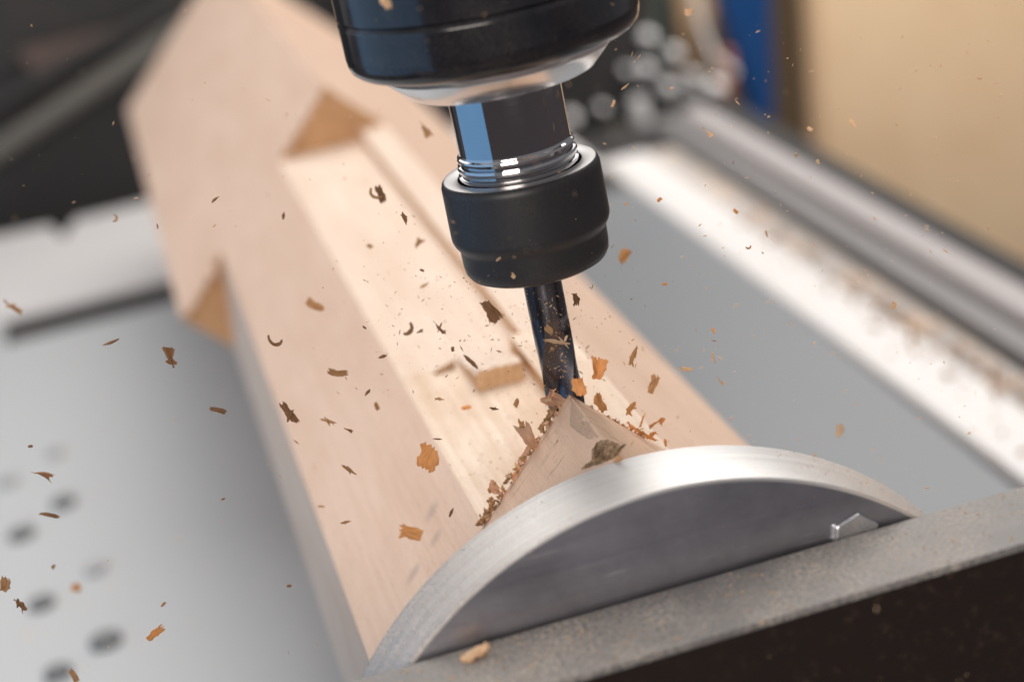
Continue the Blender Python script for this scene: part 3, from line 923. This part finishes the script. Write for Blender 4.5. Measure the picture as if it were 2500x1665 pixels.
for k in range(1500):
    x = -110 + 280 * rng.random(); y = -94 - 32 * rng.random()
    if x > 30 and rng.random() < 0.7: continue
    it.append(((x, y, BZ + 0.1), 0.16 + 0.8 * rng.random() ** 4, 0.9 + 0.5 * rng.random()))
specks('settled_sawdust', it, M_CHIP['l'], 'coarse sawdust settled on top of the headstock')
it = []
for k in range(900):
    a = math.pi / 2 + rng.gauss(0, 0.55)
    if 1.25 < a < 1.95 and rng.random() < 0.8: continue
    it.append(((DC[0] + (DR + .05) * math.cos(a), DY0 + 1 + 25 * rng.random(), DC[2] + (DR + .05) * math.sin(a)), 0.10 + 0.35 * rng.random() ** 3, 0.9))
specks('settled_sawdust', it, M_CHIP['l'], 'fine sawdust settled on the rim of the aluminium disc')
it = []
for k in range(420):
    y = 120 + 800 * rng.random() ** 1.3
    x = 376 - abs(rng.gauss(0, 16)) - (10 if y < 450 and rng.random() < .3 else 0) - 0.011 * (y + 250)
    it.append(((x, y, BED + 4), 1.2 + 5.0 * rng.random() ** 2, 1.0))
specks('settled_shavings', it, M_CHIP['m'], 'heap of shavings along the outer side of the white rail')

it = []
for k in range(420):      # crumbs left on the freshly milled flat
    y = -6 + 190 * rng.random() ** 1.6
    x = -35 + 43 * rng.random()
    it.append(((x, y, -29.85), 0.10 + 0.5 * rng.random() ** 3, 0.9 + rng.random()))
specks('settled_sawdust', it, M_CHIP['m'], 'tan crumbs of sawdust lying on the freshly milled flat')
it = []
for k in range(260):      # and on the sawn face and bed
    if k < 150:
        x = -78 + 40 * rng.random(); y = -60 + 180 * rng.random() ** 1.5
        it.append(((x, y, x + 6.1), 0.10 + 0.4 * rng.random() ** 3, 0.9))
    else:
        it.append(((-420 + 320 * rng.random(), 300 + 700 * rng.random(), BED + 0.4), 0.5 + 2.5 * rng.random() ** 3, 1.0))
specks('settled_sawdust', it, M_CHIP['l'], 'pale sawdust clinging to the sawn left face and the left bed')
v, f = chip_mesh('flake', 8.5, 4, rng, 1.2)
o = mesh_obj('wood_chip', v, f, M_CHIP['m'], None, 50)
p = on_plane(1022, 846, 2, -28.9)
o.location = tuple(p * MM)
o.rotation_euler = (0.3, -0.2, 0.1)
tag(o, 'blurred tan chip resting on the milled flat beside the uncut wedge', 'wood chip')

# ------------------------------------------------------------------ spindle
sp = empty('spindle', 'black spindle housing with polished shaft and black collet nut', 'spindle', (0, 0, 49))
RH = 45.2
prof = [(0.01, 118.5), (RH - 9, 118.2), (RH - 5, 118.4), (RH - 2.4, 119.3), (RH - 0.8, 120.9), (RH - 0.2, 122.8), (RH, 125), (RH, 125.6), (RH, 130), (RH, 134.5), (RH, 135.0), (RH - 0.5, 135.6), (RH - 0.7, 136.1)]
v, f = lathe(prof, seg=160)
child(mesh_obj('lower_ring', v, f, M_HOUSING, None, 40), sp)
prof = [(RH - 0.9, 136.0), (RH - 0.5, 136.5), (RH + 0.1, 137.1), (RH + 0.1, 137.6), (RH + 0.1, 150), (RH + 0.1, 300), (0.01, 300)]
v, f = lathe(prof, seg=160)
child(mesh_obj('housing', v, f, M_HOUSING, None, 40), sp)
prof = [(10, 109.0), (28.6, 109.0), (29.3, 109.3), (35.2, 115.4), (35.6, 116.2), (36.0, 118.6)]
v, f = lathe(prof, seg=160)
child(mesh_obj('flange', v, f, M_FLANGE, None, 25), sp)
prof = [(17.6, 111)]
prof += [(17.6, 100), (17.6, 92), (17.6, 89), (17.6, 88.4), (17.6, 88.2), (17.75, 87.6), (18.3, 87.2), (18.5, 86.6), (18.4, 85.9), (17.6, 85.5), (17.6, 85.0), (18.6, 84.6), (18.9, 83.8), (18.7, 82.9), (18.1, 82.5), (18.1, 81.9), (18.9, 81.5), (18.9, 74)]
v, f = lathe(prof[::-1], seg=160)
child(mesh_obj('shaft', v, f, M_STEEL, None, 25), sp)
nut_prof = [(6.6, 47.5), (15, 47.2), (19.6, 47.7), (21.8, 48.8), (22.9, 50.6), (23.2, 53), (23.3, 57.6), (23.7, 58.8), (24.6, 60.0), (25.1, 61.4), (25.2, 62.4), (25.2, 63), (25.07, 77.6), (25.05, 78.4), (24.7, 79.6), (24.0, 80.3), (23.6, 80.4), (20.1, 80.4), (19.6, 80.1), (19.6, 70), (17, 70)]
v, f = lathe(nut_prof, seg=160)
n = len(nut_prof) - 1
idx = [1 if k % n in (15, 16, 17) else 0 for k in range(len(f))]
child(mesh_obj('collet_nut', v, f, [M_NUT, M_NUTTOP], None, 32, idx), sp)

# end mill held by the collet
em = empty('end_mill', 'slender dark two-flute end mill cutting into the wooden post', 'end mill', (0, 0, -36))
v, f = lathe([(0.01, 31), (6.0, 31), (6.15, 31.9), (6.15, 75), (0.01, 75)], seg=48)
child(mesh_obj('shank', v, f, M_TOOL, None, 30), em)
V, F = [], []
NS, NL = 48, 60
for k in range(NL + 1):
    z = -36 + 68 * k / NL
    tw = 0.9 + (z + 36) / 57 * 2.9
    fade = max(0.0, min(1.0, (31 - z) / 10))
    for i in range(NS):
        a = 2 * math.pi * i / NS
        ph = (a * 2) % (2 * math.pi) / (2 * math.pi)     # two flutes
        r = 6.1 - 2.9 * fade * max(0.0, math.sin(math.pi * min(1.0, ph / 0.62))) ** 0.8 - 0.25 * fade * (ph > 0.72)
        V.append((r * math.cos(a + tw), r * math.sin(a + tw), z))
for k in range(NL):
    for i in range(NS):
        j = (i + 1) % NS
        F.append((k * NS + i, k * NS + j, (k + 1) * NS + j, (k + 1) * NS + i))
F.append(tuple(range(NS))[::-1])
child(mesh_obj('flutes', V, F, M_TOOL, None, 40), em)
